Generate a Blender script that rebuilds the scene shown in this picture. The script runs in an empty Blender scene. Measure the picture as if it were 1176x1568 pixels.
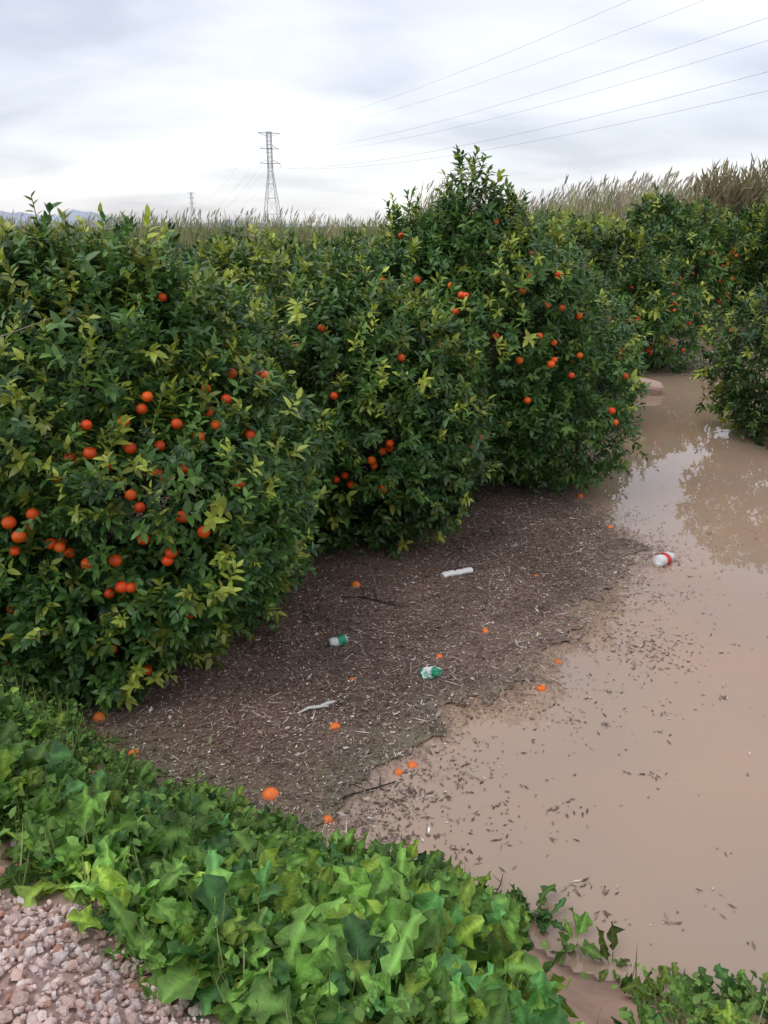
import bpy, math
import numpy as np
from mathutils import Vector
R = np.random.default_rng(7)
scene = bpy.context.scene
scene.view_settings.view_transform = 'Standard'
scene.view_settings.look = 'None'
scene.view_settings.exposure = 0

# ---------------------------------------------------------------- helpers
def norm(v):
    return v / np.maximum(np.linalg.norm(v, axis=-1, keepdims=True), 1e-9)

def pnoise(p, seed, f=1.0, n=7):
    r = np.random.default_rng(seed)
    out = np.zeros(p.shape[:-1])
    for i in range(n):
        k = norm(r.normal(size=p.shape[-1])) * f * r.uniform(.6, 1.6)
        out += np.sin(p @ k + r.uniform(0, 6.28))
    return out / math.sqrt(n) * .9

class Buf:
    def __init__(s):
        s.V, s.F, s.M, s.C, s.n = [], [], [], [], 0
    def add(s, V, F, mat=0, col=(1, 1, 1)):
        V = np.asarray(V, float).reshape(-1, 3); F = np.asarray(F, int).reshape(-1, 3)
        s.V.append(V); s.F.append(F + s.n); s.M.append(np.full(len(F), mat))
        c = np.asarray(col, float)
        if c.ndim == 1: c = np.tile(c, (len(V), 1))
        s.C.append(c); s.n += len(V)
    def mesh(s, name, mats, smooth=True):
        V = np.vstack(s.V); F = np.vstack(s.F); M = np.concatenate(s.M); C = np.vstack(s.C)
        me = bpy.data.meshes.new(name)
        me.vertices.add(len(V)); me.vertices.foreach_set('co', V.ravel().astype(np.float32))
        me.loops.add(F.size); me.loops.foreach_set('vertex_index', F.ravel().astype(np.int32))
        me.polygons.add(len(F))
        me.polygons.foreach_set('loop_start', np.arange(0, F.size, 3, dtype=np.int32))
        me.polygons.foreach_set('material_index', M.astype(np.int32))
        me.polygons.foreach_set('use_smooth', np.full(len(F), smooth))
        a = me.color_attributes.new('Col', 'FLOAT_COLOR', 'POINT')
        a.data.foreach_set('color', np.hstack([np.clip(C, 0, 1), np.ones((len(C), 1))]).ravel().astype(np.float32))
        for m in mats: me.materials.append(m)
        me.update(calc_edges=True); me.validate()
        return me
    def obj(s, name, mats, smooth=True):
        o = bpy.data.objects.new(name, s.mesh(name, mats, smooth))
        scene.collection.objects.link(o); return o

def grid_faces(nu, nv):
    i, j = np.meshgrid(np.arange(nu - 1), np.arange(nv - 1), indexing='ij')
    a = (i * nv + j).ravel(); b = a + nv; c = b + 1; d = a + 1
    return np.vstack([np.stack([a, b, c], 1), np.stack([a, c, d], 1)])

def tube(buf, pts, rad, mat=0, col=(1, 1, 1), k=7, cap=True):
    pts = np.asarray(pts, float); n = len(pts); rad = np.broadcast_to(rad, n)
    T = norm(np.gradient(pts, axis=0)); ref = np.array([.31, .17, .93])
    if abs(T[0] @ norm(ref)) > .9: ref = np.array([1., .1, 0])
    A = norm(np.cross(T, ref)); B = np.cross(T, A)
    th = np.linspace(0, 2 * np.pi, k, endpoint=False)
    V = pts[:, None] + rad[:, None, None] * (A[:, None] * np.cos(th)[None, :, None] + B[:, None] * np.sin(th)[None, :, None])
    F = []
    for i in range(n - 1):
        for j in range(k):
            a = i * k + j; b = i * k + (j + 1) % k; c = a + k; d = b + k
            F += [(a, b, d), (a, d, c)]
    V = V.reshape(-1, 3)
    if cap:
        V = np.vstack([V, pts[0], pts[-1]])
        for j in range(k):
            F += [(n * k, (j + 1) % k, j), (n * k + 1, (n - 1) * k + j, (n - 1) * k + (j + 1) % k)]
    if np.asarray(col).ndim == 2:
        col = np.vstack([np.repeat(col, k, axis=0)] + ([col[0], col[-1]] if cap else []))
    buf.add(V, F, mat, col)

def sphere_arr(nu=12, nv=8):
    th = np.linspace(0, np.pi, nv + 1); ph = np.linspace(0, 2 * np.pi, nu, endpoint=False)
    V = [(0, 0, 1)]
    for t in th[1:-1]:
        for p in ph: V.append((math.sin(t) * math.cos(p), math.sin(t) * math.sin(p), math.cos(t)))
    V.append((0, 0, -1)); F = []
    for j in range(nu): F.append((0, 1 + j, 1 + (j + 1) % nu))
    for i in range(nv - 2):
        for j in range(nu):
            a = 1 + i * nu + j; b = 1 + i * nu + (j + 1) % nu
            F += [(a, a + nu, b + nu), (a, b + nu, b)]
    L = len(V) - 1; s = 1 + (nv - 2) * nu
    for j in range(nu): F.append((L, s + (j + 1) % nu, s + j))
    return np.array(V, float), np.array(F)
SPH = sphere_arr()

def nodes(m):
    m.use_nodes = True; nt = m.node_tree; nt.nodes.clear(); return nt, nt.nodes, nt.links

def mat_attr(name, rough=.5, spec=.5, transl=0, bump=0, bscale=60, vary=.25, vscale=8, detail=2):
    m = bpy.data.materials.new(name); nt, N, L = nodes(m)
    out = N.new('ShaderNodeOutputMaterial'); p = N.new('ShaderNodeBsdfPrincipled')
    a = N.new('ShaderNodeAttribute'); a.attribute_name = 'Col'
    tc = N.new('ShaderNodeTexCoord'); nz = N.new('ShaderNodeTexNoise'); nz.inputs['Scale'].default_value = vscale
    nz.inputs['Detail'].default_value = detail
    L.new(tc.outputs['Object'], nz.inputs['Vector'])
    mr = N.new('ShaderNodeMapRange'); mr.inputs['To Min'].default_value = 1 - vary * 1.6; mr.inputs['To Max'].default_value = 1 + vary * 1.6
    L.new(nz.outputs['Fac'], mr.inputs['Value'])
    mx = N.new('ShaderNodeVectorMath'); mx.operation = 'SCALE'
    L.new(a.outputs['Color'], mx.inputs[0]); L.new(mr.outputs[0], mx.inputs['Scale'])
    L.new(mx.outputs[0], p.inputs['Base Color'])
    p.inputs['Roughness'].default_value = rough; p.inputs['Specular IOR Level'].default_value = spec
    if bump:
        n2 = N.new('ShaderNodeTexNoise'); n2.inputs['Scale'].default_value = bscale; n2.inputs['Detail'].default_value = 3
        L.new(tc.outputs['Object'], n2.inputs['Vector'])
        b = N.new('ShaderNodeBump'); b.inputs['Strength'].default_value = bump; b.inputs['Distance'].default_value = .02
        L.new(n2.outputs['Fac'], b.inputs['Height']); L.new(b.outputs[0], p.inputs['Normal'])
    if transl:
        t = N.new('ShaderNodeBsdfTranslucent'); L.new(mx.outputs[0], t.inputs['Color'])
        ms = N.new('ShaderNodeMixShader'); ms.inputs[0].default_value = transl
        L.new(p.outputs[0], ms.inputs[1]); L.new(t.outputs[0], ms.inputs[2]); L.new(ms.outputs[0], out.inputs[0])
    else: L.new(p.outputs[0], out.inputs[0])
    return m

M_leaf = mat_attr('citrus_leaf', .36, .5, .25, vary=.2, vscale=3, detail=1)
M_bark = mat_attr('bark', .85, .2, bump=.6, bscale=40)
M_fruit = mat_attr('orange_peel', .42, .45, bump=.12, bscale=220, vary=.1)
M_weed = mat_attr('weed_leaf', .5, .4, .28, bump=.4, bscale=80, vary=.25, vscale=30)
M_stone = mat_attr('gravel_stone', .8, .3, bump=.5, bscale=90, vary=.2, vscale=50)
M_reed = mat_attr('reed', .8, .15, .2, vary=.25, vscale=.4)
M_chip = mat_attr('debris_bits', .5, .45, vary=.32, vscale=2.2, detail=4)
M_plain = mat_attr('litter_surface', .4, .45, bump=.2, bscale=60, vary=.08, vscale=25)
M_steel = mat_attr('galvanised_steel', .6, .4, vary=.1)

# ---------------------------------------------------------------- world (overcast)
w = bpy.data.worlds.new('World'); scene.world = w; nt, N, L = nodes(w)
wo = N.new('ShaderNodeOutputWorld'); sky = N.new('ShaderNodeTexSky'); sky.sky_type = 'NISHITA'; sky.sun_disc = False
sdv = Vector((-.45, -.25, .85)).normalized()
sky.sun_elevation = math.asin(sdv.z); sky.sun_rotation = math.atan2(sdv.x, sdv.y)
b1 = N.new('ShaderNodeBackground'); b1.inputs['Strength'].default_value = .05; L.new(sky.outputs[0], b1.inputs[0])
tc = N.new('ShaderNodeTexCoord'); sp = N.new('ShaderNodeSeparateXYZ'); L.new(tc.outputs['Generated'], sp.inputs[0])
ab = N.new('ShaderNodeMath'); ab.operation = 'ABSOLUTE'; L.new(sp.outputs['Z'], ab.inputs[0])
ad = N.new('ShaderNodeMath'); ad.operation = 'ADD'; ad.inputs[1].default_value = .2; L.new(ab.outputs[0], ad.inputs[0])
dx = N.new('ShaderNodeMath'); dx.operation = 'DIVIDE'; L.new(sp.outputs['X'], dx.inputs[0]); L.new(ad.outputs[0], dx.inputs[1])
dy = N.new('ShaderNodeMath'); dy.operation = 'DIVIDE'; L.new(sp.outputs['Y'], dy.inputs[0]); L.new(ad.outputs[0], dy.inputs[1])
cb = N.new('ShaderNodeCombineXYZ'); L.new(dx.outputs[0], cb.inputs[0]); L.new(dy.outputs[0], cb.inputs[1])
nz = N.new('ShaderNodeTexNoise'); nz.inputs['Scale'].default_value = 1.15; nz.inputs['Detail'].default_value = 6
nz.inputs['Roughness'].default_value = .48; nz.inputs['Distortion'].default_value = .3
mp = N.new('ShaderNodeMapping'); mp.inputs['Location'].default_value = (6.4, 1.3, 0); mp.inputs['Scale'].default_value = (.8, 1.1, 1); mp.inputs['Rotation'].default_value = (0, 0, .35)
L.new(cb.outputs[0], mp.inputs[0]); L.new(mp.outputs[0], nz.inputs['Vector'])
cr = N.new('ShaderNodeValToRGB'); e = cr.color_ramp.elements
e[0].position = .34; e[0].color = (.56, .56, .63, 1); e[1].position = .64; e[1].color = (.95, .94, .945, 1)
x = cr.color_ramp.elements.new(.49); x.color = (.77, .765, .815, 1)
L.new(nz.outputs['Fac'], cr.inputs[0])
b2 = N.new('ShaderNodeBackground'); b2.inputs['Strength'].default_value = .95; L.new(cr.outputs[0], b2.inputs[0])
asd = N.new('ShaderNodeAddShader'); L.new(b1.outputs[0], asd.inputs[0]); L.new(b2.outputs[0], asd.inputs[1]); L.new(asd.outputs[0], wo.inputs[0])
sl = bpy.data.lights.new('sun', 'SUN'); sl.energy = 1.1; sl.angle = math.radians(45); sl.color = (1, .97, .93)
so = bpy.data.objects.new('sun', sl); scene.collection.objects.link(so)
so.rotation_euler = sdv.to_track_quat('Z', 'Y').to_euler()

# ---------------------------------------------------------------- terrain
WL = np.array([(-60, 34), (-12, 9.2), (-3.2, 4.85), (-2.2, 4.55), (-1.68, 4.15), (-1.26, 3.75), (-.65, 3.42), (-.16, 3.2), (.286, 2.98),
               (.565, 2.77), (1.0, 2.52), (1.57, 2.36), (3, 1.7), (12, -4), (60, -30)])
def bank_d(x, y):
    yw = np.interp(x, WL[:, 0], WL[:, 1]) + .05 * np.sin(x * 5.1) + .03 * np.sin(x * 13 + 1)
    return (yw - y) * .86
def smooth(t): t = np.clip(t, 0, 1); return t * t * (3 - 2 * t)
def ground_z(x, y):
    d = bank_d(x, y)
    p = np.stack([x, y], -1)
    up = 1.2 * np.clip(d / 1.7, 0, 1); up = np.where(d > 1.45, 1.2 * (.853 + .147 * smooth((d - 1.45) / .4)), up)
    lump = .035 * pnoise(p, 3, 5) * smooth(d / .3) * (1 - smooth((d - 1.4) / .3))
    low = -.3 * smooth(-d / .7)
    far = np.maximum.reduce([smooth((y + .25 * pnoise(p, 5, 1.1) - 17.8) / 2.2), smooth((x - 18) / 3), smooth((-11 - x) / 3) * smooth((y - 6) / 2)])
    low = low + .38 * far * (d < -1)
    return np.where(d > 0, up + lump, low)
def axis(a, n, lo, hi, far):
    inner = np.linspace(lo, hi, n); s = np.geomspace(.15, far, a)
    return np.concatenate([lo - s[::-1], inner, hi + s])
gx = axis(34, 190, -4, 5, 3000); gy = axis(34, 190, -1, 6.5, 3000)
X, Y = np.meshgrid(gx, gy, indexing='ij'); Z = ground_z(X, Y)
g = Buf()
d = bank_d(X, Y).ravel()
pp = np.stack([X.ravel(), Y.ravel()], -1)
soil = np.array([.42, .27, .20]); road = np.array([.42, .29, .25]); grass = np.array([.12, .14, .05]); mud = np.array([.17, .115, .085])
k = smooth((d - 1.35) / .2)[:, None]
col = soil * (1 - k) + road * k
col = col * (1 - .35 * (1 - smooth(d / .12)))[:, None]
kf = smooth((pp[:, 1] - 26) / 6)[:, None]
low = mud * (1 - kf) + (grass * (1 + .3 * pnoise(pp, 9, .2)[:, None])) * kf
col = np.where((d < 0)[:, None], low, col)
g.add(np.stack([X.ravel(), Y.ravel(), Z.ravel()], 1), grid_faces(len(gx), len(gy)), 0, col)
M_ground = mat_attr('soil_ground', .9, .2, bump=.7, bscale=14, vary=.3, vscale=5, detail=6)
g.obj('ground', [M_ground])

# water
m = bpy.data.materials.new('muddy_water'); nt, N, L = nodes(m)
out = N.new('ShaderNodeOutputMaterial'); p = N.new('ShaderNodeBsdfPrincipled'); L.new(p.outputs[0], out.inputs[0])
tc = N.new('ShaderNodeTexCoord'); nz = N.new('ShaderNodeTexNoise'); nz.inputs['Scale'].default_value = .6; nz.inputs['Detail'].default_value = 4
L.new(tc.outputs['Object'], nz.inputs['Vector'])
cr = N.new('ShaderNodeValToRGB'); e = cr.color_ramp.elements
e[0].position = .35; e[0].color = (.37, .275, .205, 1); e[1].position = .66; e[1].color = (.445, .295, .20, 1)
L.new(nz.outputs['Fac'], cr.inputs[0]); L.new(cr.outputs[0], p.inputs['Base Color'])
p.inputs['Roughness'].default_value = .01; p.inputs['IOR'].default_value = 1.55
n2 = N.new('ShaderNodeTexNoise'); n2.inputs['Scale'].default_value = 2.0; n2.inputs['Detail'].default_value = 2
L.new(tc.outputs['Object'], n2.inputs['Vector'])
bp = N.new('ShaderNodeBump'); bp.inputs['Strength'].default_value = .05; bp.inputs['Distance'].default_value = .03
L.new(n2.outputs['Fac'], bp.inputs['Height']); L.new(bp.outputs[0], p.inputs['Normal'])
wb = Buf(); xs = np.linspace(-16, 22, 20); ys = np.linspace(-8, 21, 20); A, B = np.meshgrid(xs, ys, indexing='ij')
wb.add(np.stack([A.ravel(), B.ravel(), 0 * A.ravel()], 1), grid_faces(20, 20)); wb.obj('flood_water', [m])

# ---------------------------------------------------------------- leaves
LT = np.array([[0, 0], [0, .36], [0, .72], [0, 1.], [-.5, .33], [-.36, .70], [.5, .33], [.36, .70]])
LF = np.array([[0, 1, 4], [1, 2, 5], [1, 5, 4], [2, 3, 5], [0, 6, 1], [1, 6, 7], [1, 7, 2], [2, 7, 3]])
def add_leaves(buf, O, Ld, Nn, length, width, col, mat=0, droop=.18, fold=.3):
    n = len(O); S = np.cross(Ld, Nn)
    x = LT[None, :, 0] * width[:, None]; y = LT[None, :, 1] * length[:, None]
    z = fold * np.abs(x) - droop * LT[None, :, 1] ** 2 * length[:, None]
    V = O[:, None] + x[..., None] * S[:, None] + y[..., None] * Ld[:, None] + z[..., None] * Nn[:, None]
    F = LF[None] + (np.arange(n) * 8)[:, None, None]
    buf.add(V.reshape(-1, 3), F.reshape(-1, 3), mat, np.repeat(col, 8, axis=0))

DARK = np.array([.038, .106, .028]); MID = np.array([.14, .26, .050]); YOUNG = np.array([.46, .54, .08])
def sprigs(buf, P, D, K, slen, leaf, young, r, mat=0, tone=None):
    n = len(P); ref = norm(r.normal(size=(n, 3))); A = norm(np.cross(D, ref)); B = np.cross(D, A)
    base = DARK + (MID - DARK) * r.random((n, 1)) ** 1.3
    base = base * (.7 + .6 * r.random((n, 1)))
    if tone is not None: base = base * tone[:, None]
    yc = YOUNG * (.4 + .65 * r.random((n, 1)))
    base = np.where(young[:, None], yc, base)
    ph0 = r.random(n) * 6.28; ls = leaf * (.75 + .5 * r.random(n))
    for k in range(K):
        t = (k + .5) / K
        ph = ph0 + k * 2.4 + r.normal(size=n) * .3
        ang = np.radians(80 - 54 * t) + r.normal(size=n) * .2
        perp = A * np.cos(ph)[:, None] + B * np.sin(ph)[:, None]
        Ld = D * np.cos(ang)[:, None] + perp * np.sin(ang)[:, None]
        Ld[:, 2] -= .12; Ld = norm(Ld)
        up = D * .6 + np.array([0, 0, .6]) + r.normal(size=(n, 3)) * .3
        Nn = norm(up - (up * Ld).sum(1, keepdims=True) * Ld)
        ln = ls * (1.1 - .35 * abs(t - .4)) * (.75 + .5 * r.random(n))
        c = base * (.75 + .5 * r.random((n, 1)))
        add_leaves(buf, P + D * (slen * t)[:, None], Ld, Nn, ln, ln * .44, c, mat)

PW = 2.15
def make_tree(name, lobes, seed, dens=95, leaf=.08, fruits=(), nf=25, shoots=25, K=9, youngp=.18, trunk_z=-.3, fr=(.3, .8), front=0, zmin=.04, twigs=(), tall=()):
    r = np.random.default_rng(seed); b = Buf(); lob = np.array(lobes, float); top = (lob[:, 2] + lob[:, 5]).max()
    def surf(l, n, umin, umax, sd=0, d=None):
        if d is None: d = norm(r.normal(size=(n, 3)))
        rr = 1 / (np.abs(d) ** PW).sum(1) ** (1 / PW)
        f = 1 + .17 * pnoise(d, seed * 11 + sd, 3.4) + .10 * pnoise(d, seed * 7 + 1 + sd, 9)
        u = umin + (umax - umin) * r.random(n)
        P = l[:3] + d * (rr * f * u)[:, None] * l[3:]
        nn = norm(d / l[3:]); return P, nn, u
    fl = []; fnn = []
    def inside(P, skip, lim):
        for j, l2 in enumerate(lob):
            if j != skip and (np.abs((P - l2[:3]) / l2[3:]) ** PW).sum() < lim: return True
        return False
    for (fx, fz) in fruits:
        best = None
        for l in lob:
            q = 1 - abs((fx - l[0]) / l[3]) ** PW - abs((fz - l[2]) / l[5]) ** PW
            if q > 0:
                y = l[1] - l[4] * q ** (1 / PW)
                if best is None or y < best: best = y
        if best is not None:
            fl.append((fx, best + r.uniform(-.05, .12), fz)); fnn.append((fx * .3, -1, .15))
    tries = 0; cnt = 0
    while cnt < nf and tries < nf * 12:
        tries += 1; li = r.integers(len(lob)); l = lob[li]; dd_ = norm(r.normal(size=(1, 3)))
        if front and dd_[0, 1] > .1: continue
        P, nn, u = surf(l, 1, .90, 1.0, li, dd_)
        if inside(P[0], li, .85): continue
        if fr[0] * top < P[0, 2] < fr[1] * top:
            fl.append(P[0]); fnn.append(nn[0]); cnt += 1
            while r.random() < .45: fl.append(P[0] + r.normal(size=3) * .07); fnn.append(nn[0]); cnt += 1
    fl = np.array(fl).reshape(-1, 3); fnn = norm(np.array(fnn).reshape(-1, 3))
    allP, allD, allU = [], [], []
    for li, l in enumerate(lob):
        area = 4 * math.pi * ((l[3] * l[4]) ** 1.6 / 3 + 2 * (l[3] * l[5]) ** 1.6 / 3) ** (1 / 1.6)
        n1 = int(area * dens)
        for (n, u0, u1) in ((n1, .86, 1.05), (int(n1 * .42), .6, .88)):
            P, nn, u = surf(l, n, u0, u1, sd=li)
            D = norm(nn * .75 + np.array([0, 0, .45]) + r.normal(size=(n, 3)) * .5)
            keep = P[:, 2] > zmin
            keep &= (u < .88) | (r.random(n) < .95 + .8 * pnoise(P, seed + 5, 5.0))
            for lj, l2 in enumerate(lob):
                if lj != li:
                    keep &= (np.abs((P - l2[:3]) / l2[3:]) ** PW).sum(1) > .45
            allP.append(P[keep]); allD.append(D[keep]); allU.append(u[keep])
    P = np.vstack(allP); D = np.vstack(allD); U = np.concatenate(allU)
    for f, nn in zip(fl, fnn):
        c = f + nn * .09; dd = P + D * .06 - c
        k = (np.linalg.norm(dd, axis=1) > r.uniform(.055, .12)); P, D, U = P[k], D[k], U[k]
    n = len(P)
    yn = pnoise(P, seed + 77, 2.6) * .12 + youngp * (.5 + 1.0 * (P[:, 2] / top))
    young = (r.random(n) < yn) & (U > .9)
    tone = np.clip(1 + .3 * pnoise(P, seed + 31, 1.6), .6, 1.6)
    sprigs(b, P, D, K, (.08 + .11 * r.random(n)) * leaf / .08, leaf, young, r, 0, tone)
    sP = []
    while len(sP) < shoots:
        li = r.integers(len(lob)); l = lob[li]; d_ = norm(np.array([r.normal() * .8, r.normal() * .8, abs(r.normal()) + .3]))
        rr = 1 / (abs(d_) ** PW).sum() ** (1 / PW); q = l[:3] + d_ * rr * l[3:] * 1.0
        if not inside(q, li, .9): sP.append(q)
    nb = len(sP); sL = list(.16 + .28 * r.random(nb) ** 1.3)
    for (x_, y_, z_, L_) in tall: sP.append(np.array([x_, y_, z_])); sL.append(L_)
    sP = np.array(sP); n = len(sP); sl_ = np.array(sL); sD = norm(np.stack([r.normal(size=n) * .28, r.normal(size=n) * .28, np.ones(n)], 1))
    sprigs(b, sP, sD, 16, sl_, leaf * 1.15, r.random(n) < .6, r)
    for q, dd, s_ in zip(sP, sD, sl_): tube(b, [q - dd * .25, q + dd * s_], [.006, .003], 1, (.12, .2, .05), 4)
    cz = lob[0, 2]
    tube(b, [(0, 0, trunk_z), (.02, .01, .25), (-.02, .03, .6), (0, 0, cz * .8)], [.12, .095, .085, .07], 1, (.12, .10, .085), 9)
    for i in range(11):
        l = lob[i % len(lob)]; a = i * 2.4 + r.random(); e_ = r.uniform(-.1, .95)
        end = l[:3] + np.array([math.cos(a) * math.cos(e_), math.sin(a) * math.cos(e_), math.sin(e_)]) * l[3:] * .82
        st = np.array([0, 0, r.uniform(.35, .75) * cz]); mid = st * .5 + end * .5 + np.array([0, 0, .15]) + r.normal(size=3) * .08
        q = np.array([st, st * .75 + mid * .25 + r.normal(size=3) * .03, mid, mid * .5 + end * .5 + r.normal(size=3) * .05, end])
        tube(b, q, [.05, .042, .03, .018, .008], 1, (.12, .10, .08), 6)
        for j in range(3):
            e2 = q[2 + j % 3] + r.normal(size=3) * .3; tube(b, [q[2 + j % 3], (q[2 + j % 3] + e2) / 2 + r.normal(size=3) * .04, e2], [.014, .009, .004], 1, (.11, .10, .07), 4)
    for tw in twigs: tube(b, tw, np.linspace(.008, .003, len(tw)), 1, (.24, .21, .14), 5)
    sv, sf = SPH
    for f in fl:
        s = r.uniform(.034, .043); c = np.array([.88, .105, .010]) * (.76 + .35 * r.random()); c[1] *= r.uniform(.7, 1.35)
        b.add(f + sv * s * np.array([1, 1, .94]), sf, 2, c)
    return b.mesh(name, [M_leaf, M_bark, M_fruit])

def place(name, me, x, y, rot=0, s=(1, 1, 1), z=0):
    o = bpy.data.objects.new(name, me); o.location = (x, y, z); o.rotation_euler = (0, 0, rot)
    o.scale = s if isinstance(s, tuple) else (s, s, s); scene.collection.objects.link(o); return o

frA = [(1.02, 2.03), (.98, 1.95), (1.48, 2.1), (1.46, 1.94), (1.2, 1.85), (.95, 1.74), (.8, 1.64), (.62, 1.72), (.70, 1.90), (.42, 1.40),
       (1.27, 1.6), (1.12, 1.6), (1.6, 1.46), (1.5, 1.32), (1.23, 1.13), (1.2, 1.07), (.93, .93), (.83, .86), (.98, .92), (.26, 1.14), (1.7, 2.1),
       (1.36, 1.88), (1.34, 2.03), (1.33, 1.75), (.8, .45), (.97, .22), (.14, .38), (1.0, 2.62), (1.75, 2.48), (1.05, 1.42), (1.3, 1.35), (.33, 1.25), (-.3, 1.5), (-.5, 1.0),
       (1.63, 1.7), (1.05, 1.2), (.9, 1.9), (1.1, 1.72), (.75, 1.75), (1.42, 1.8), (.55, 1.6), (1.0, 1.5), (1.18, 1.55), (.5, 1.15), (.7, 1.05), (.9, 1.1), (1.4, 1.2), (.2, .75), (.4, .6)]
tallA = [(.35, -.3, 2.7, .42), (.45, -.2, 2.72, .3), (.62, -.1, 2.68, .42), (.7, .05, 2.7, .3), (.95, -.1, 2.6, .36), (1.1, -.2, 2.5, .4), (1.2, 0, 2.45, .3), (-.1, -.2, 2.8, .3), (.2, .1, 2.9, .3), (-.5, -.3, 2.55, .32), (-.9, -.4, 2.45, .3), (1.45, -.4, 2.15, .3)]
tA = make_tree('orange_tree', [(0, 0, 1.3, 1.75, 1.55, 1.36), (.9, -.55, .95, 1.0, 1.05, .98), (-.8, -.1, 1.4, 1.4, 1.2, 1.25), (.5, .4, 1.95, .9, .9, .92), (1.2, -.2, 1.35, .7, .85, .85), (-.2, -.8, .8, 1.0, .8, .8), (.1, -.2, 2.3, .42, .42, .62), (.75, -.2, 2.3, .4, .35, .52), (-.1, -1.25, .45, .65, .5, .5), (.65, -1.2, .45, .6, .5, .48)], 1,
               dens=150, leaf=.076, fruits=frA, nf=30, front=1, shoots=76, fr=(.1, .8), twigs=[[(-.4, -1.2, 2.35), (.1, -1.5, 2.42), (.4, -1.62, 2.5), (.75, -1.7, 2.62)]], tall=tallA)
place('orange_tree', tA, -2.55, 6.15, 0, (1, 1, .965))
frM = [(.02, 1.62), (.34, 1.05), (.36, .98), (.44, .80), (.15, .8), (.02, .85), (.5, 1.2), (-.3, 2.0), (.6, 1.9), (-.6, 1.5), (.1, .9), (-.1, 2.15)]
tM = make_tree('orange_tree', [(0, 0, 1.2, 1.25, 1.25, 1.2), (.5, -.4, .85, .85, .85, .85), (-.3, .2, 1.65, .75, .75, .8), (.65, 0, 1.4, .6, .6, .75), (.1, -.1, 2.0, .4, .4, .5)], 2, dens=125, leaf=.08, fruits=frM, nf=14, front=1, shoots=46)
place('orange_tree', tM, -.45, 8.05)
frB = [(-.75, 2.55), (-.6, 2.05), (-.62, 1.98), (-.45, 2.0), (-.25, 1.4), (-.05, 1.2), (.42, 1.3), (.3, 1.75), (.15, 3.15), (.75, 2.6), (.6, 2.3), (.35, 2.45), (.45, 2.6),
       (1.0, 1.75), (.9, 1.55), (.8, 2.25), (.05, 2.0), (-.9, 3.0), (1.2, 2.5), (-.4, 2.5), (.5, 2.0), (.7, 1.9)]
tallB = [(-.12, 0, 3.5, .45), (0, .05, 3.5, .38), (-.25, 0, 3.4, .36), (.1, -.05, 3.4, .34), (.3, 0, 3.2, .34), (-.4, 0, 3.15, .34), (-.7, 0, 3.0, .36), (-.85, 0, 2.95, .3), (-1.05, -.1, 2.7, .3), (.5, 0, 3.05, .3), (.8, 0, 2.8, .3)]
tB = make_tree('orange_tree', [(0, 0, 1.55, 1.55, 1.5, 1.55), (-.3, -.1, 2.4, .85, .85, .75), (-.08, 0, 3.0, .36, .38, .66), (.75, -.35, 1.1, 1.0, 1.1, 1.05), (-.75, -.3, 2.1, .75, .8, .9), (.65, .1, 2.35, .55, .55, .65), (-.8, .1, 2.65, .34, .4, .45), (.05, -.1, 2.7, .55, .55, .55), (.32, 0, 2.95, .24, .3, .34)], 3, dens=115,
               leaf=.083, fruits=frB, nf=26, front=1, shoots=66, youngp=.14, tall=tallB)
place('orange_tree', tB, 1.1, 9.85, 0, (1, 1, .965))
tC = make_tree('orange_tree', [(0, 0, 1.35, 1.5, 1.4, 1.38), (.4, -.4, .9, 1.0, 1.0, .9), (-.3, .3, 1.85, .9, .9, .95), (.6, .3, 1.7, .7, .7, .8)], 4, dens=78, leaf=.095, nf=34, front=1, shoots=44)
place('orange_tree', tC, 2.15, 12.9, .2)
tG = make_tree('orange_tree', [(0, 0, 1.0, 1.5, 1.4, .98), (-.5, -.3, .8, 1.0, 1.0, .75), (.5, .2, 1.3, .9, .9, .85)], 5, dens=70, leaf=.09, nf=4, shoots=24)
place('orange_tree', tG, 6.5, 11.9)
tD = make_tree('orange_tree', [(0, 0, 1.35, 1.7, 1.6, 1.36), (.8, -.5, 1.0, 1.1, 1.1, .95), (-.5, .3, 1.8, 1.0, .9, 1.0), (.5, .4, 2.0, .6, .6, .7)], 6, dens=38, leaf=.13, nf=80, shoots=36, K=8, fr=(.15, .7))
tE = make_tree('orange_tree', [(0, 0, 1.3, 1.6, 1.7, 1.3), (-.8, -.5, 1.1, 1.1, 1.1, 1.0), (.5, .1, 1.8, 1.0, .9, .9), (-.4, .4, 2.0, .6, .6, .8)], 8, dens=38, leaf=.13, nf=60, shoots=36, K=8, fr=(.15, .7))
place('orange_tree', tD, 4.75, 18.4, 0, (1, 1, 1.0)); place('orange_tree', tE, 8.5, 25.0, 0, (1.2, 1.15, 1.28)); place('orange_tree', tD, 12.6, 26.5, 1.9, (1.2, 1.2, 1.25))
rows = [(-5.9, 8.2), (-4.1, 10.6), (-1.9, 12.6), (-.2, 15.4), (1.9, 18.3), (4.2, 22.5), (6.0, 27.5), (-9.3, 10.5), (-7.6, 13.2), (-5.4, 15.8), (-3.2, 18.6), (-.6, 21.8),
        (2.2, 25.5), (16.5, 28), (19.5, 31), (10, 30), (6, 31), (-12, 15), (-10, 18), (-7.5, 21), (-4.5, 24), (-1.5, 28), (23, 33), (14.5, 32), (3, 31), (-14, 20), (-12, 24), (-8, 27)]
for i, (x, y) in enumerate(rows):
    s = R.uniform(.82, .94) * (1.0 if x < 5 else 1.27)
    place('orange_tree', [tD, tE][i % 2], x, y, R.uniform(0, 6.28), (s * R.uniform(.95, 1.15), s * R.uniform(.95, 1.15), s))

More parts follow.
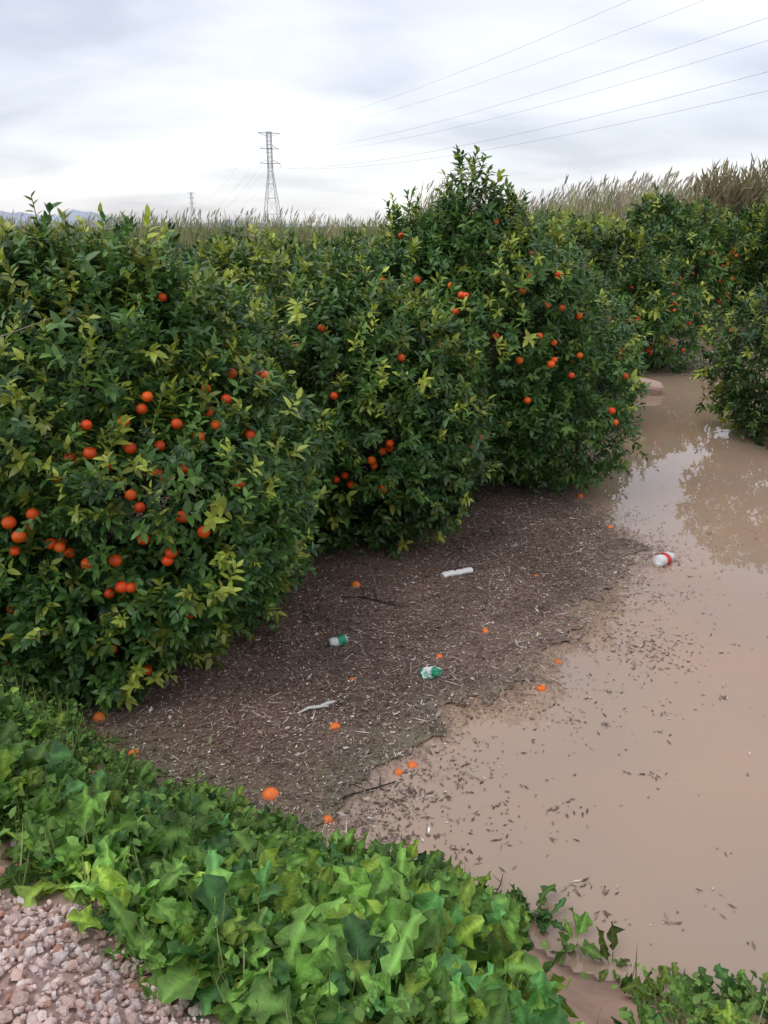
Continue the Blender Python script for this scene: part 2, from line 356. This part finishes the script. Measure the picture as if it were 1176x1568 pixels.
# ---------------------------------------------------------------- reeds at the field edge
rb = Buf()
def reeds(n, xr, y0, y1, hmin, hmax, seed, tint, plume=.3):
    r = np.random.default_rng(seed); x = r.uniform(xr[0], xr[1], n); tx = (x - xr[0]) / (xr[1] - xr[0]); y = y0 + (y1 - y0) * tx + r.uniform(-3, 4, n)
    hh = (hmin + (hmax - hmin) * (.35 * tx + .65 * (.5 + .5 * pnoise(np.stack([x, y * .2], 1), seed, .45)).clip(0, 1))) * r.uniform(.72, 1.08, n)
    base = np.stack([x, y, np.full(n, .02)], 1); lean = np.stack([.14 + r.normal(size=n) * .14, r.normal(size=n) * .1, np.ones(n)], 1)
    tip = base + lean * hh[:, None]
    a = r.random(n) * 6.28; s = np.stack([np.cos(a), np.sin(a), 0 * a], 1)
    col = np.array(tint) * (.65 + .7 * r.random((n, 1)))
    gmix = (r.random((n, 1)) < .3); col = np.where(gmix, col * np.array([.6, .85, .55]), col)
    w_ = .02
    V = np.stack([base - s * w_, base + s * w_, tip + s * w_ * .5, tip - s * w_ * .5], 1)
    F = (np.array([[0, 1, 2], [0, 2, 3]])[None] + (np.arange(n) * 4)[:, None, None])
    rb.add(V.reshape(-1, 3), F.reshape(-1, 3), 0, np.repeat(col, 4, 0))
    for k in range(9):
        t = .2 + .72 * (k + r.random(n)) / 9; o = base + lean * (hh * t)[:, None]; a = r.random(n) * 6.28
        d_ = norm(np.stack([np.cos(a), np.sin(a), .9 + 0 * a], 1)); add_leaves(rb, o, d_, norm(np.cross(d_, np.stack([-np.sin(a), np.cos(a), 0 * a], 1))) * -1,
            r.uniform(.45, .8, n), np.full(n, .045), col * r.uniform(.8, 1.2, (n, 1)), 0, droop=.35, fold=.1)
    pl = r.random(n) < plume; m_ = pl.sum(); d_ = norm(lean[pl] + np.stack([.35 + 0 * hh[pl], 0 * hh[pl], 0 * hh[pl]], 1))
    for q in range(2):
        nn = norm(np.cross(d_, norm(r.normal(size=(m_, 3))))); add_leaves(rb, tip[pl], d_, nn, r.uniform(.35, .65, m_), np.full(m_, .10), np.tile([.54, .48, .40], (m_, 1)) * r.uniform(.8, 1.15, (m_, 1)), 0, droop=.2)
reeds(3800, (-62, 6), 66, 54, 2.5, 3.8, 1, (.36, .34, .18), .15)
reeds(3800, (2, 34), 50, 42, 4.0, 6.0, 2, (.40, .36, .20))
reeds(1500, (9, 34), 41, 38, 4.3, 5.8, 3, (.42, .37, .23), .4)
rb.obj('reed_bed', [M_reed], False)
tb = Buf(); r = np.random.default_rng(5)
for (cx, cy, cz, rx, rz) in [(14.6, 37, 3.0, 1.6, 2.2), (17, 38, 3.2, 2.2, 2.4), (20, 38, 3.3, 2.6, 2.5), (23.5, 37, 3.1, 2.6, 2.4)]:
    n = 2400; d_ = norm(r.normal(size=(n, 3))); P = np.array([cx, cy, cz]) + d_ * (1 + .2 * pnoise(d_, int(cx), 4))[:, None] * r.uniform(.5, 1.05, (n, 1)) * np.array([rx, rx, rz])
    P = P[P[:, 2] > .1]; n = len(P); dd = norm(d_[:n] * .5 + np.array([.1, 0, .9]) + r.normal(size=(n, 3)) * .35); nn = norm(np.cross(dd, norm(r.normal(size=(n, 3)))))
    add_leaves(tb, P, dd, nn, r.uniform(.3, .7, n), np.full(n, .07), np.array([.28, .24, .135]) * r.uniform(.6, 1.4, (n, 1)), 0)
    for i in range(9):
        a = r.random() * 6.28; tube(tb, [(cx, cy, 0), (cx + math.cos(a) * rx * .3, cy + math.sin(a) * rx * .3, cz * .6), (cx + math.cos(a) * rx * .7, cy + math.sin(a) * rx * .7, cz + rz * .5)], [.1, .06, .02], 0, (.1, .08, .06), 5)
tb.obj('tamarisk_bush', [M_reed], False)

# distant hills
hb = Buf(); xs = np.linspace(-2600, 1500, 220)
hz = 15 + 16 * np.exp(-((xs + 1010) / 90) ** 2) + 24 * np.exp(-((xs + 830) / 50) ** 2) + 18 * np.exp(-((xs + 1250) / 300) ** 2) + 5 * np.sin(xs * .013) + 3 * np.sin(xs * .041) + 3 * np.sin(xs * .1)
hz *= smooth((200 - xs) / 900); rowsV = []
for (yy, f) in ((2150, 0), (2250, .55), (2350, 1), (2600, .6), (2900, 0)):
    rowsV.append(np.stack([xs, np.full_like(xs, yy) + 20 * np.sin(xs * .02), hz * f * (1 + .06 * np.sin(xs * .07 + yy)) - .5], 1))
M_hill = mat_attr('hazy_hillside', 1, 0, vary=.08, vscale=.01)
hb.add(np.array(rowsV).reshape(-1, 3), grid_faces(5, 220), 0, (.40, .44, .52)); hb.obj('distant_hills', [M_hill])  # distance haze is painted in: blue-grey put into the hill colour

# ---------------------------------------------------------------- pylons and cables
def beam(b, p, q, w_): tube(b, [p, q], [w_, w_], 0, (.42, .43, .46), 4)
def pylon(H):
    b = Buf(); lv = [0, .2, .36, .5, .62, .72, .8, .88, .95, 1.0]
    def hw(t): return H * (.075 * (1 - t / .62) + .022 if t < .62 else .022)
    for a in range(len(lv) - 1):
        z0, z1 = lv[a] * H, lv[a + 1] * H; w0, w1 = hw(lv[a]), hw(lv[a + 1])
        c0 = [(-w0, -w0), (w0, -w0), (w0, w0), (-w0, w0)]; c1 = [(-w1, -w1), (w1, -w1), (w1, w1), (-w1, w1)]
        for i in range(4):
            j = (i + 1) % 4
            beam(b, (*c0[i], z0), (*c1[i], z1), .13); beam(b, (*c0[i], z0), (*c1[j], z1), .05); beam(b, (*c0[j], z0), (*c1[i], z1), .05); beam(b, (*c1[i], z1), (*c1[j], z1), .06)
    for t, arm in ((.70, .11), (.84, .10), (.99, .12)):
        z = t * H; w0 = hw(.9)
        for s in (-1, 1):
            for yy in (-w0, w0):
                beam(b, (0, yy, z), (s * arm * H, 0, z), .10); beam(b, (s * w0, yy, z + .035 * H if t < .95 else z - .03 * H), (s * arm * H, 0, z), .06)
            if t < .95: beam(b, (s * arm * H, 0, z), (s * arm * H, 0, z - .04 * H), .05)
            beam(b, (s * arm * H * .6, -w0 * .4, z), (s * arm * H * .6, w0 * .4, z), .06)
    return b.mesh('electricity_pylon', [M_steel], False)
pm = pylon(36)
P0 = np.array([-43., 330., 0]); P1 = np.array([100., -20., 0]); dr = norm(P1 - P0); rz = math.atan2(dr[1], dr[0]) + math.pi / 2
place('electricity_pylon', pm, *P0[:2], rz); place('electricity_pylon', pm, -192, 860, rz + .2, .95)
place('electricity_pylon', pm, *P1[:2], rz, 1.25)
side = np.array([-dr[1], dr[0], 0]); cbf = Buf()
for t, arm in ((.66, .11), (.80, .10), (.99, .12)):
    for s in (-1, 1):
        a = P0 + side * s * arm * 36 + np.array([0, 0, t * 36]); c = P1 + side * s * arm * 45 + np.array([0, 0, t * 45])
        u = np.linspace(0, 1, 60)[:, None]; q = a + (c - a) * u; q[:, 2] -= (4 * 8.5 * u * (1 - u))[:, 0]
        tube(cbf, q, .024, 0, (.36, .37, .40), 4)
        a2 = np.array([-192., 860, 0]) + side * s * arm * 34 + np.array([0, 0, t * 34]); q = a2 + (a - a2) * u; q[:, 2] -= (4 * 14 * u * (1 - u))[:, 0]
        tube(cbf, q, .02, 0, (.36, .37, .40), 4)
cbf.obj('power_line_cables', [M_steel])

# ---------------------------------------------------------------- floating debris raft
RP = np.array([(2.3, 9.2), (2.45, 8.3), (2.72, 7.35), (2.55, 6.95), (1.95, 6.2), (1.42, 5.2), (.95, 4.72), (.30, 4.2), (.12, 3.8), (-.2, 3.42), (-.30, 3.15), (-.7, 3.3), (-1.3, 3.65), (-1.75, 4.0),
               (-3, 4.5), (-5.5, 5.6), (-6.5, 7.5), (-4, 9.5), (0, 11.5), (2.2, 11)])
def poly_sd(p, poly):
    n = len(poly); dmin = np.full(len(p), 1e9); ins = np.zeros(len(p), bool)
    for i in range(n):
        a = poly[i]; b_ = poly[(i + 1) % n]; ab = b_ - a; t = np.clip(((p - a) @ ab) / (ab @ ab), 0, 1)
        dmin = np.minimum(dmin, np.linalg.norm(p - a - t[:, None] * ab, axis=1))
        c = ((a[1] > p[:, 1]) != (b_[1] > p[:, 1])) & (p[:, 0] < (b_[0] - a[0]) * (p[:, 1] - a[1]) / (b_[1] - a[1] + 1e-12) + a[0]); ins ^= c
    return np.where(ins, dmin, -dmin)
def raft_sd(p): return poly_sd(p, RP) + .07 * pnoise(p, 21, 5) + .06 * pnoise(p, 22, 14) + .035 * pnoise(p, 27, 40)
xs = np.arange(-6.5, 3.2, .028); ys = np.arange(2.9, 11.6, .028); A, B = np.meshgrid(xs, ys, indexing='ij'); p2 = np.stack([A.ravel(), B.ravel()], 1)
sd = raft_sd(p2); zz = .003 + .013 * smooth(sd / .25) + .006 * pnoise(p2, 23, 9) * smooth(sd / .3) + R.random(len(p2)) * .005
F = grid_faces(len(xs), len(ys)); F = F[(sd[F] > 0.13).all(1)]
cc = np.array([.175, .112, .088]) * (1 + .24 * pnoise(p2, 24, 2)[:, None] + .5 * (R.random((len(p2), 1)) - .5))
edge = np.exp(-((sd - .1).clip(0) / .16) ** 2)[:, None]; cc = cc * (1 - .8 * edge) + np.array([.27, .21, .15]) * .8 * edge
gr = (smooth((5.2 - p2[:, 1]) / 1.2) * np.exp(-(sd / .5) ** 2))[:, None] * .5; cc = cc * (1 - gr) + np.array([.15, .165, .085]) * gr
used = np.unique(F); re = np.full(len(p2), -1); re[used] = np.arange(len(used))
db = Buf(); db.add(np.stack([p2[used, 0], p2[used, 1], zz[used]], 1), re[F], 0, cc[used])
def chips(buf, p, z, ln, wd, col, tilt=.25, r=R):
    n = len(p); a = r.random(n) * 6.28; u = norm(np.stack([np.cos(a), np.sin(a), r.normal(size=n) * tilt], 1)); v = norm(np.stack([-np.sin(a), np.cos(a), r.normal(size=n) * tilt], 1))
    c = np.stack([p[:, 0], p[:, 1], z], 1); hl = (ln / 2)[:, None]; hw_ = (wd / 2)[:, None]
    V = np.stack([c - u * hl, c - v * hw_ + u * hl * .2, c + u * hl, c + v * hw_], 1)
    buf.add(V.reshape(-1, 3), (np.array([[0, 1, 2], [0, 2, 3]])[None] + (np.arange(n) * 4)[:, None, None]).reshape(-1, 3), 0, np.repeat(col, 4, 0))
def chipcol(n, r=R):
    pal = np.array([(.15, .092, .072), (.23, .155, .12), (.34, .25, .195), (.075, .05, .04), (.52, .46, .40), (.74, .70, .64), (.17, .20, .08)])
    return pal[r.choice(7, n, p=[.27, .27, .18, .12, .09, .03, .04])] * r.uniform(.7, 1.3, (n, 1))
n = 190000; p = np.stack([R.uniform(-3.2, 3.2, n), R.uniform(3.0, 9.6, n)], 1); s_ = raft_sd(p)
k = (R.random(n) < 1 / (1 + np.exp(-(s_ - .03) / .05))); p = p[k]; n = len(p)
chips(db, p, .010 + .014 * smooth(raft_sd(p) / .2) + .008 * R.random(n) + .005 * pnoise(p, 23, 9), R.uniform(.008, .034, n), R.uniform(.003, .012, n), chipcol(n) * 1.05)
n = 6500; p = np.stack([R.uniform(-3, 3, n), R.uniform(3.0, 9.4, n)], 1); p = p[raft_sd(p) > 0]; n = len(p)
chips(db, p, np.full(n, .034), R.uniform(.04, .16, n), R.uniform(.003, .007, n), chipcol(n) * 1.2, .08)
n = 3000; p = np.stack([R.uniform(-3, 3, n), R.uniform(3.0, 9.4, n)], 1); p = p[raft_sd(p) > .05]; n = len(p)
chips(db, p, np.full(n, .036), R.uniform(.03, .075, n), R.uniform(.014, .03, n), chipcol(n) * .85, .25)
n = 20000; p = np.stack([R.uniform(-.4, 3.6, n), R.uniform(3.0, 9.4, n)], 1); s_ = raft_sd(p); k = (s_ < .08) & (R.random(n) < .95 * np.exp(np.minimum(s_, 0) / .30) * (.5 + .6 * pnoise(p, 28, 7))); p = p[k]; n = len(p)
chips(db, p, np.full(n, .006), R.uniform(.010, .05, n), R.uniform(.003, .014, n), chipcol(n) * .8, .05)
cl = []
for (cx, cy, sp_, nn) in [(1.85, 5.6, .22, 260), (2.0, 5.3, .16, 160), (.45, 4.0, .12, 60), (1.2, 4.5, .2, 60), (-.05, 3.45, .14, 240), (.1, 3.7, .1, 130), (2.3, 6.3, .15, 100), (2.75, 7.2, .14, 120), (.1, 3.2, .12, 80), (.55, 3.5, .12, 50)]:
    cl.append(R.normal(size=(nn, 2)) * sp_ + (cx, cy))
for i in range(190):
    yy = 2.7 + 5.8 * R.random() ** 1.3; xx = .1 + (1.2 + yy * .42) * R.random() ** 1.4
    cl.append(R.normal(size=(int(1 + R.exponential(5)), 2)) * np.array([.035, .02]) * R.uniform(.4, 1.8) + (xx, yy))
p = np.vstack(cl); p = p[bank_d(p[:, 0], p[:, 1]) < -.03]; n = len(p)
chips(db, p, np.full(n, .005), .010 + .055 * R.random(n) ** 2, R.uniform(.004, .015, n), chipcol(n) * R.uniform(.4, 1.1, (n, 1)), .05)
n = 6000; p = np.stack([R.normal(size=n) * .6 + 7.0, R.normal(size=n) * .9 + 19.2], 1); chips(db, p, ground_z(p[:, 0], p[:, 1]).clip(0) + .03, R.uniform(.03, .12, n), R.uniform(.02, .04, n), chipcol(n), .2)
db.obj('floating_debris_mat', [M_chip], False)

# floating oranges
sv, sf = sphere_arr(18, 12)
fb = Buf(); q = sv.copy(); dim = np.exp(-((sv[:, 0] ** 2 + sv[:, 1] ** 2) / .02)) * (sv[:, 2] > 0); q[:, 2] -= dim * .12
fb.add(q * .037 * np.array([1, 1, .93]), sf, 0, (.86, .19, .03))
tube(fb, [(0, 0, .028), (0, 0, .034)], [.004, .003], 0, (.15, .2, .05), 6); fm = fb.mesh('floating_orange', [M_fruit])
for (x, y, s, z) in [(-.25, 6.45, 1.2, .012), (.79, 5.6, 1.1, .0), (.41, 5.22, .9, .0), (-.22, 4.9, .8, .0), (-.31, 4.33, 1.1, .006), (1.08, 4.80, 1, -.004), (1.27, 5.16, .7, -.006), (1.38, 6.65, .9, .0), (.085, 3.9, .75, -.006), (.165, 3.97, 1, -.016),
                  (-.63, 3.68, 1.4, .008), (-1.50, 4.05, 1, .012), (-1.83, 4.42, 1.1, .02), (-.30, 3.5, .9, -.005), (2.37, 7.9, 1, .004), (2.3, 8.95, 1, .01), (.33, 3.13, 1, -.024)]:
    o = place('floating_orange', fm, x, y, 0, s, z); o.rotation_euler = (R.normal() * .7, R.normal() * .7, R.uniform(0, 6))

# ---------------------------------------------------------------- litter
def lathe(b, prof, cols, k=20, squash=None):
    prof = np.array(prof); th = np.linspace(0, 2 * np.pi, k, endpoint=False)
    V = np.stack([np.repeat(prof[:, 0], k), np.outer(prof[:, 1], np.cos(th)).ravel(), np.outer(prof[:, 1], np.sin(th)).ravel()], 1)
    n = len(prof); F = []
    for i in range(n - 1):
        for j in range(k):
            a = i * k + j; b_ = i * k + (j + 1) % k; F += [(a, b_, b_ + k), (a, b_ + k, a + k)]
    if squash: V = squash(V)
    b.add(V, F, 0, np.repeat(np.array(cols, float), k, 0))
W, RD, GN, SV = (.72, .72, .70), (.66, .03, .03), (.02, .28, .14), (.55, .56, .56)
b = Buf()
prof = [(-.11, .0), (-.11, .022), (-.10, .034), (-.085, .036), (-.056, .036), (-.055, .037), (-.01, .0365), (.028, .037), (.029, .036), (.05, .035), (.08, .024), (.097, .0125), (.108, .0125), (.109, .016), (.122, .016), (.122, 0)]
cols = [W, W, W, W, W, RD, RD, RD, W, W, W, W, W, RD, RD, RD]
def sq(V): V = V.copy(); V[:, 2] *= 1 - .3 * np.exp(-(V[:, 0] / .05) ** 2); V[:, 1] += .008 * np.sin(V[:, 0] * 60); V *= (1 + .06 * pnoise(V, 91, 60))[:, None]; return V
lathe(b, prof, cols, squash=sq); o = b.obj('plastic_bottle', [M_plain]); o.location = (2.66, 7.02, .032); o.rotation_euler = (0, .1, .85); o.scale = (1.4, 1.7, 1.7)
b = Buf()
prof = [(-.058, 0), (-.056, .022), (-.060, .026), (-.054, .031), (-.04, .033), (-.005, .033), (-.004, .033), (.045, .033), (.054, .028), (.058, .026), (.055, .024), (.055, 0)]
cols = [SV, SV, SV, SV, W, W, GN, GN, SV, SV, SV, SV]
def sq2(V): V = V.copy(); V[:, 2] *= 1 - .3 * np.exp(-((V[:, 0] - .01) / .02) ** 2) * (V[:, 1] > 0); return V
lathe(b, prof, cols, squash=sq2); o = b.obj('drinks_can', [M_plain]); o.location = (-.346, 5.40, .04); o.rotation_euler = (0, -.15, .35); o.scale = (1.2,) * 3
b = Buf(); v, f = sphere_arr(22, 14); r_ = 1 + .16 * pnoise(v, 31, 7) + .12 * pnoise(v, 32, 15)
V = v * r_[:, None] * np.array([.08, .06, .042]); cn = pnoise(v, 33, 5)
b.add(V, f, 0, np.where((cn > .1)[:, None], GN, np.where((cn < -.6)[:, None], (.2, .5, .35), W))); o = b.obj('crumpled_snack_bag', [M_plain], False); o.location = (.325, 4.95, .035); o.rotation_euler = (0, 0, .5)
b = Buf(); u = np.linspace(0, 1, 14); pts = np.stack([.30 * u - .15, .012 * np.sin(u * 4), .012 + .006 * np.sin(u * 9)], 1)
tube(b, pts, .034 + .004 * np.sin(u * 23) + .003 * np.sin(u * 51), 0, (.80, .79, .74), 10); o = b.obj('polystyrene_foam_strip', [M_plain], False); o.location = (.66, 6.67, .03); o.rotation_euler = (0, 0, .45); o.scale = (1, 1, .75)
b = Buf(); pts = np.array([(-.12, -.05, .035), (-.05, .0, .045), (.02, .02, .04), (.07, .06, .04), (.12, .07, .05)]); tube(b, pts, [.006, .011, .012, .014, .008], 0, (.62, .60, .55), 7)
tube(b, [(.02, .02, .04), (.08, .02, .045)], [.009, .005], 0, (.6, .58, .52), 6); o = b.obj('broken_reed_cane', [M_plain]); o.location = (-.44, 4.5, 0)
b = Buf()
for (pt, rr) in [([(-.35, .05, .03), (-.1, .03, .045), (.12, -.1, .05), (.3, -.16, .03)], [.004, .007, .008, .004]), ([(.05, -.05, .045), (.02, .12, .06), (-.04, .24, .05)], [.006, .004, .002]), ([(.15, -.11, .05), (.28, -.02, .05)], [.005, .002])]:
    tube(b, pt, rr, 0, (.045, .035, .03), 6)
o = b.obj('fallen_branch', [M_bark])
for i, (x, y, a, z, s) in enumerate([(-.1, 6.15, 0, 0, .85), (-.15, 3.72, .9, -.015, .7), (1.1, 7.6, 2.1, -.01, .8), (.52, 2.98, 1.6, .01, .4)]):
    o2 = o if i == 0 else bpy.data.objects.new('fallen_branch', o.data); o2.location = (x, y, z); o2.rotation_euler = (0, 0, a)
    if i: scene.collection.objects.link(o2)
    o2.scale = (s,) * 3
b = Buf(); v, f = sphere_arr(16, 10); V = np.sign(v) * np.abs(v) ** .6 * (1 + .1 * pnoise(v, 41, 4))[:, None] * np.array([.38, .25, .18])
b.add(V, f, 0, (.52, .36, .29)); o = b.obj('boulder', [M_stone], False); o.location = (4.95, 15.2, .07); o.rotation_euler = (.1, .15, -.2)

# ---------------------------------------------------------------- gravel track
gb = Buf(); t = (1 + 5 ** .5) / 2
iv = norm(np.array([(-1, t, 0), (1, t, 0), (-1, -t, 0), (1, -t, 0), (0, -1, t), (0, 1, t), (0, -1, -t), (0, 1, -t), (t, 0, -1), (t, 0, 1), (-t, 0, -1), (-t, 0, 1)]))
iF = np.array([(0, 11, 5), (0, 5, 1), (0, 1, 7), (0, 7, 10), (0, 10, 11), (1, 5, 9), (5, 11, 4), (11, 10, 2), (10, 7, 6), (7, 1, 8), (3, 9, 4), (3, 4, 2), (3, 2, 6), (3, 6, 8), (3, 8, 9), (4, 9, 5), (2, 4, 11), (6, 2, 10), (8, 6, 7), (9, 8, 1)])
n = 36000; gp = np.stack([R.uniform(-2.6, 1.4, n), R.uniform(.5, 3.0, n)], 1); dd = bank_d(gp[:, 0], gp[:, 1]) + .07 * pnoise(gp, 51, 6)
k = (dd > 1.40) | ((dd > .9) & (R.random(n) < .08)); gp = gp[k]; n = len(gp)
sz = R.uniform(.004, .012, n) * np.where(R.random(n) < .2, 1.7, 1)
V = iv[None] * (1 + R.uniform(-.28, .28, (n, 12)))[..., None] * (sz[:, None] * R.uniform(.65, 1.35, (n, 3)))[:, None]
a = R.random(n) * 6.28; ca, sa = np.cos(a)[:, None], np.sin(a)[:, None]; V = np.stack([V[..., 0] * ca - V[..., 1] * sa, V[..., 0] * sa + V[..., 1] * ca, V[..., 2] * .8], -1)
V += np.stack([gp[:, 0], gp[:, 1], ground_z(gp[:, 0], gp[:, 1]) + sz * .3 + R.random(n) * .014], 1)[:, None]
pal = np.array([(.66, .49, .43), (.56, .39, .33), (.74, .62, .57), (.45, .24, .17), (.57, .46, .43)]); gc = pal[R.choice(5, n, p=[.35, .25, .2, .09, .11])] * R.uniform(.75, 1.15, (n, 1))
gb.add(V.reshape(-1, 3), (iF[None] + (np.arange(n) * 12)[:, None, None]).reshape(-1, 3), 0, np.repeat(gc, 12, 0)); gb.obj('gravel_track', [M_stone], False)

# ---------------------------------------------------------------- bank weeds
def weed_leaves(buf, base, az, e0, bend, ln, wd, col, r, S=12, lobmax=.6):
    n = len(base); tt = np.linspace(0, 1, S); el = e0[:, None] - bend[:, None] * tt[None] ** 1.4
    az_ = az[:, None] + r.normal(size=(n, 1)) * .6 * tt[None] ** 1.5
    ds = ln[:, None] / (S - 1); hx = np.cumsum(np.cos(el) * np.cos(az_) * ds, 1); hy = np.cumsum(np.cos(el) * np.sin(az_) * ds, 1); hz_ = np.cumsum(np.sin(el) * ds, 1)
    Sd = np.stack([-np.sin(az_), np.cos(az_), 0 * az_], -1)
    roll = r.normal(size=(n, 1)) * .45 + r.normal(size=(n, 1)) * .6 * tt[None]
    cen = base[:, None] + np.stack([hx - hx[:, :1], hy - hy[:, :1], hz_ - hz_[:, :1]], -1)
    up = np.stack([-np.sin(el) * np.cos(az_), -np.sin(el) * np.sin(az_), np.cos(el)], -1)
    Sd2 = Sd * np.cos(roll)[..., None] + up * np.sin(roll)[..., None]; up2 = up * np.cos(roll)[..., None] - Sd * np.sin(roll)[..., None]
    st = r.uniform(.12, .42, (n, 1)); pw = r.uniform(.8, 1.7, (n, 1)); tn = np.clip((tt[None] - st) / (1.03 - st), 0, 1)
    prof = np.maximum(np.sin(np.pi * tn ** pw) ** .7, .06)
    V = np.zeros((n, S, 5, 3)); C = np.zeros((n, S, 5, 3)); ph = r.random((n, 1)) * 6
    lobA = r.uniform(.08, lobmax, (n, 1)); fq = r.uniform(24, 38, (n, 1))
    for j, s in enumerate((-1, -.5, 0, .5, 1)):
        lob = 1 + lobA * np.sin(tt[None] * fq + ph + (1.3 if s > 0 else 0)) * abs(s) ** 2 + r.normal(size=(n, S)) * .18 * abs(s)
        W_ = wd[:, None] * prof * lob / 2
        ruf = (np.sin(tt[None] * 22 + ph * 2 + s * 2.5) * .5 * s * s + .30 * abs(s) - .14) * W_ + (np.cos(tt[None] * 31 + ph) * .16 * (abs(s) > .2)) * W_
        V[:, :, j] = cen + Sd2 * (W_ * s)[..., None] + up2 * ruf[..., None]
        vein = 1.0 + .22 * np.cos((tt[None] - .22 * abs(s)) * 48)[..., None]
        C[:, :, j] = col[:, None] * ((vein * (.8 + .4 * r.random((n, S, 1)))) if s else 1.8)
    C[:, :4] = C[:, :4] * 1.15 + np.array([.05, .06, .02])
    F = grid_faces(S, 5); buf.add(V.reshape(-1, 3), (F[None] + (np.arange(n) * S * 5)[:, None, None]).reshape(-1, 3), 0, C.reshape(-1, 3))
wbuf = Buf(); r = np.random.default_rng(12)
n = 9500; wp = np.stack([r.uniform(-4.0, 2.6, n), r.uniform(.4, 5.2, n)], 1); d = bank_d(wp[:, 0], wp[:, 1])
lim = 1.36 + .12 * pnoise(wp, 61, 4)
def bare_f(x, y, d): return (np.abs(x - .66 - .16 * (y - 2.0)) < .25 + .05 * np.sin(y * 9)) & (d < 1.1)
k = (d > .03) & (d < lim) & ~bare_f(wp[:, 0], wp[:, 1], d) & (r.random(n) < .72 + .45 * pnoise(wp, 62, 3)); k &= ~((wp[:, 0] > .9) & (r.random(n) < .3))
wp = wp[k]; extra = np.array([(.64, 2.90), (.68, 2.88), (.72, 2.84), (.70, 2.91), (.84, 2.72), (.98, 2.60), (.25, 3.02), (1.2, 2.48)]); wp = np.vstack([wp, extra]); n = len(wp)
wz = ground_z(wp[:, 0], wp[:, 1]).clip(-.02); size = (.40 + .5 * (.5 + .6 * pnoise(wp, 63, 2.6)).clip(0, 1)) * r.uniform(.55, 1.25, n)
size = np.where(wp[:, 0] > .45, size * .7, size); size[-8:] = .55
pc = np.array([.165, .32, .06]) * (.45 + .85 * r.random((n, 1))); pc = np.where(r.random((n, 1)) < .28, pc * np.array([1.55, 1.2, .9]), pc); pc = np.where(r.random((n, 1)) < .22, pc * np.array([.6, .8, 1.1]), pc)
pc = pc * (1 + .25 * pnoise(wp, 65, 2)[:, None])
for kx in range(8):
    az = kx * 2.4 + r.random(n) * 2; e0 = r.uniform(.8, 1.52, n); bend = r.uniform(.1, 2.2, n); ln = size * r.uniform(.12, .34, n)
    b0 = np.stack([wp[:, 0] + np.cos(az) * .012, wp[:, 1] + np.sin(az) * .012, wz - .005], 1)
    weed_leaves(wbuf, b0, az, e0, bend, ln, ln * r.uniform(.2, .42, n), pc * (.65 + .7 * r.random((n, 1))), r)
n = 30000; sp_ = np.stack([r.uniform(-4, 3, n), r.uniform(.3, 5.2, n)], 1); d = bank_d(sp_[:, 0], sp_[:, 1]); k = (d > .0) & (d < 1.46 + .12 * pnoise(sp_, 64, 5)) & (~bare_f(sp_[:, 0], sp_[:, 1], d) | (r.random(n) < .05)); sp_ = sp_[k]; n = len(sp_)
a = r.random(n) * 6.28; Ld = norm(np.stack([np.cos(a), np.sin(a), r.uniform(.1, 1.2, n)], 1)); up = np.tile([0, 0, 1.], (n, 1)) + r.normal(size=(n, 3)) * .3; Nn = norm(up - (up * Ld).sum(1, keepdims=True) * Ld)
ln = r.uniform(.015, .05, n); add_leaves(wbuf, np.stack([sp_[:, 0], sp_[:, 1], ground_z(sp_[:, 0], sp_[:, 1]) + r.uniform(0, .16, n)], 1), Ld, Nn, ln, ln * .6, np.array([.17, .32, .06]) * r.uniform(.4, 1.5, (n, 1)))
n = 6000; sp_ = np.stack([r.uniform(-4, 3, n), r.uniform(.3, 5.2, n)], 1); d = bank_d(sp_[:, 0], sp_[:, 1]); k = (d > .0) & (d < 1.5) & ~bare_f(sp_[:, 0], sp_[:, 1], d); sp_ = sp_[k]; n = len(sp_)
a = r.random(n) * 6.28; Ld = norm(np.stack([np.cos(a), np.sin(a), r.uniform(1, 3, n)], 1)); up = np.stack([-np.cos(a), -np.sin(a), 1 + 0 * a], 1); Nn = norm(up - (up * Ld).sum(1, keepdims=True) * Ld)
add_leaves(wbuf, np.stack([sp_[:, 0], sp_[:, 1], ground_z(sp_[:, 0], sp_[:, 1])], 1), Ld, Nn, r.uniform(.08, .28, n), np.full(n, .006), np.array([.26, .31, .11]) * r.uniform(.6, 1.6, (n, 1)), 0, -.2)
wbuf.obj('bank_weeds', [M_weed])

# ---------------------------------------------------------------- camera
cam = bpy.data.cameras.new('camera'); co = bpy.data.objects.new('camera', cam); scene.collection.objects.link(co)
cam.sensor_fit = 'VERTICAL'; cam.sensor_height = 24; cam.lens = 18.84; cam.clip_end = 8000; cam.clip_start = .05
co.location = (0, 0, 3.0); co.rotation_euler = (math.radians(90 - 19.6), 0, 0)
scene.camera = co
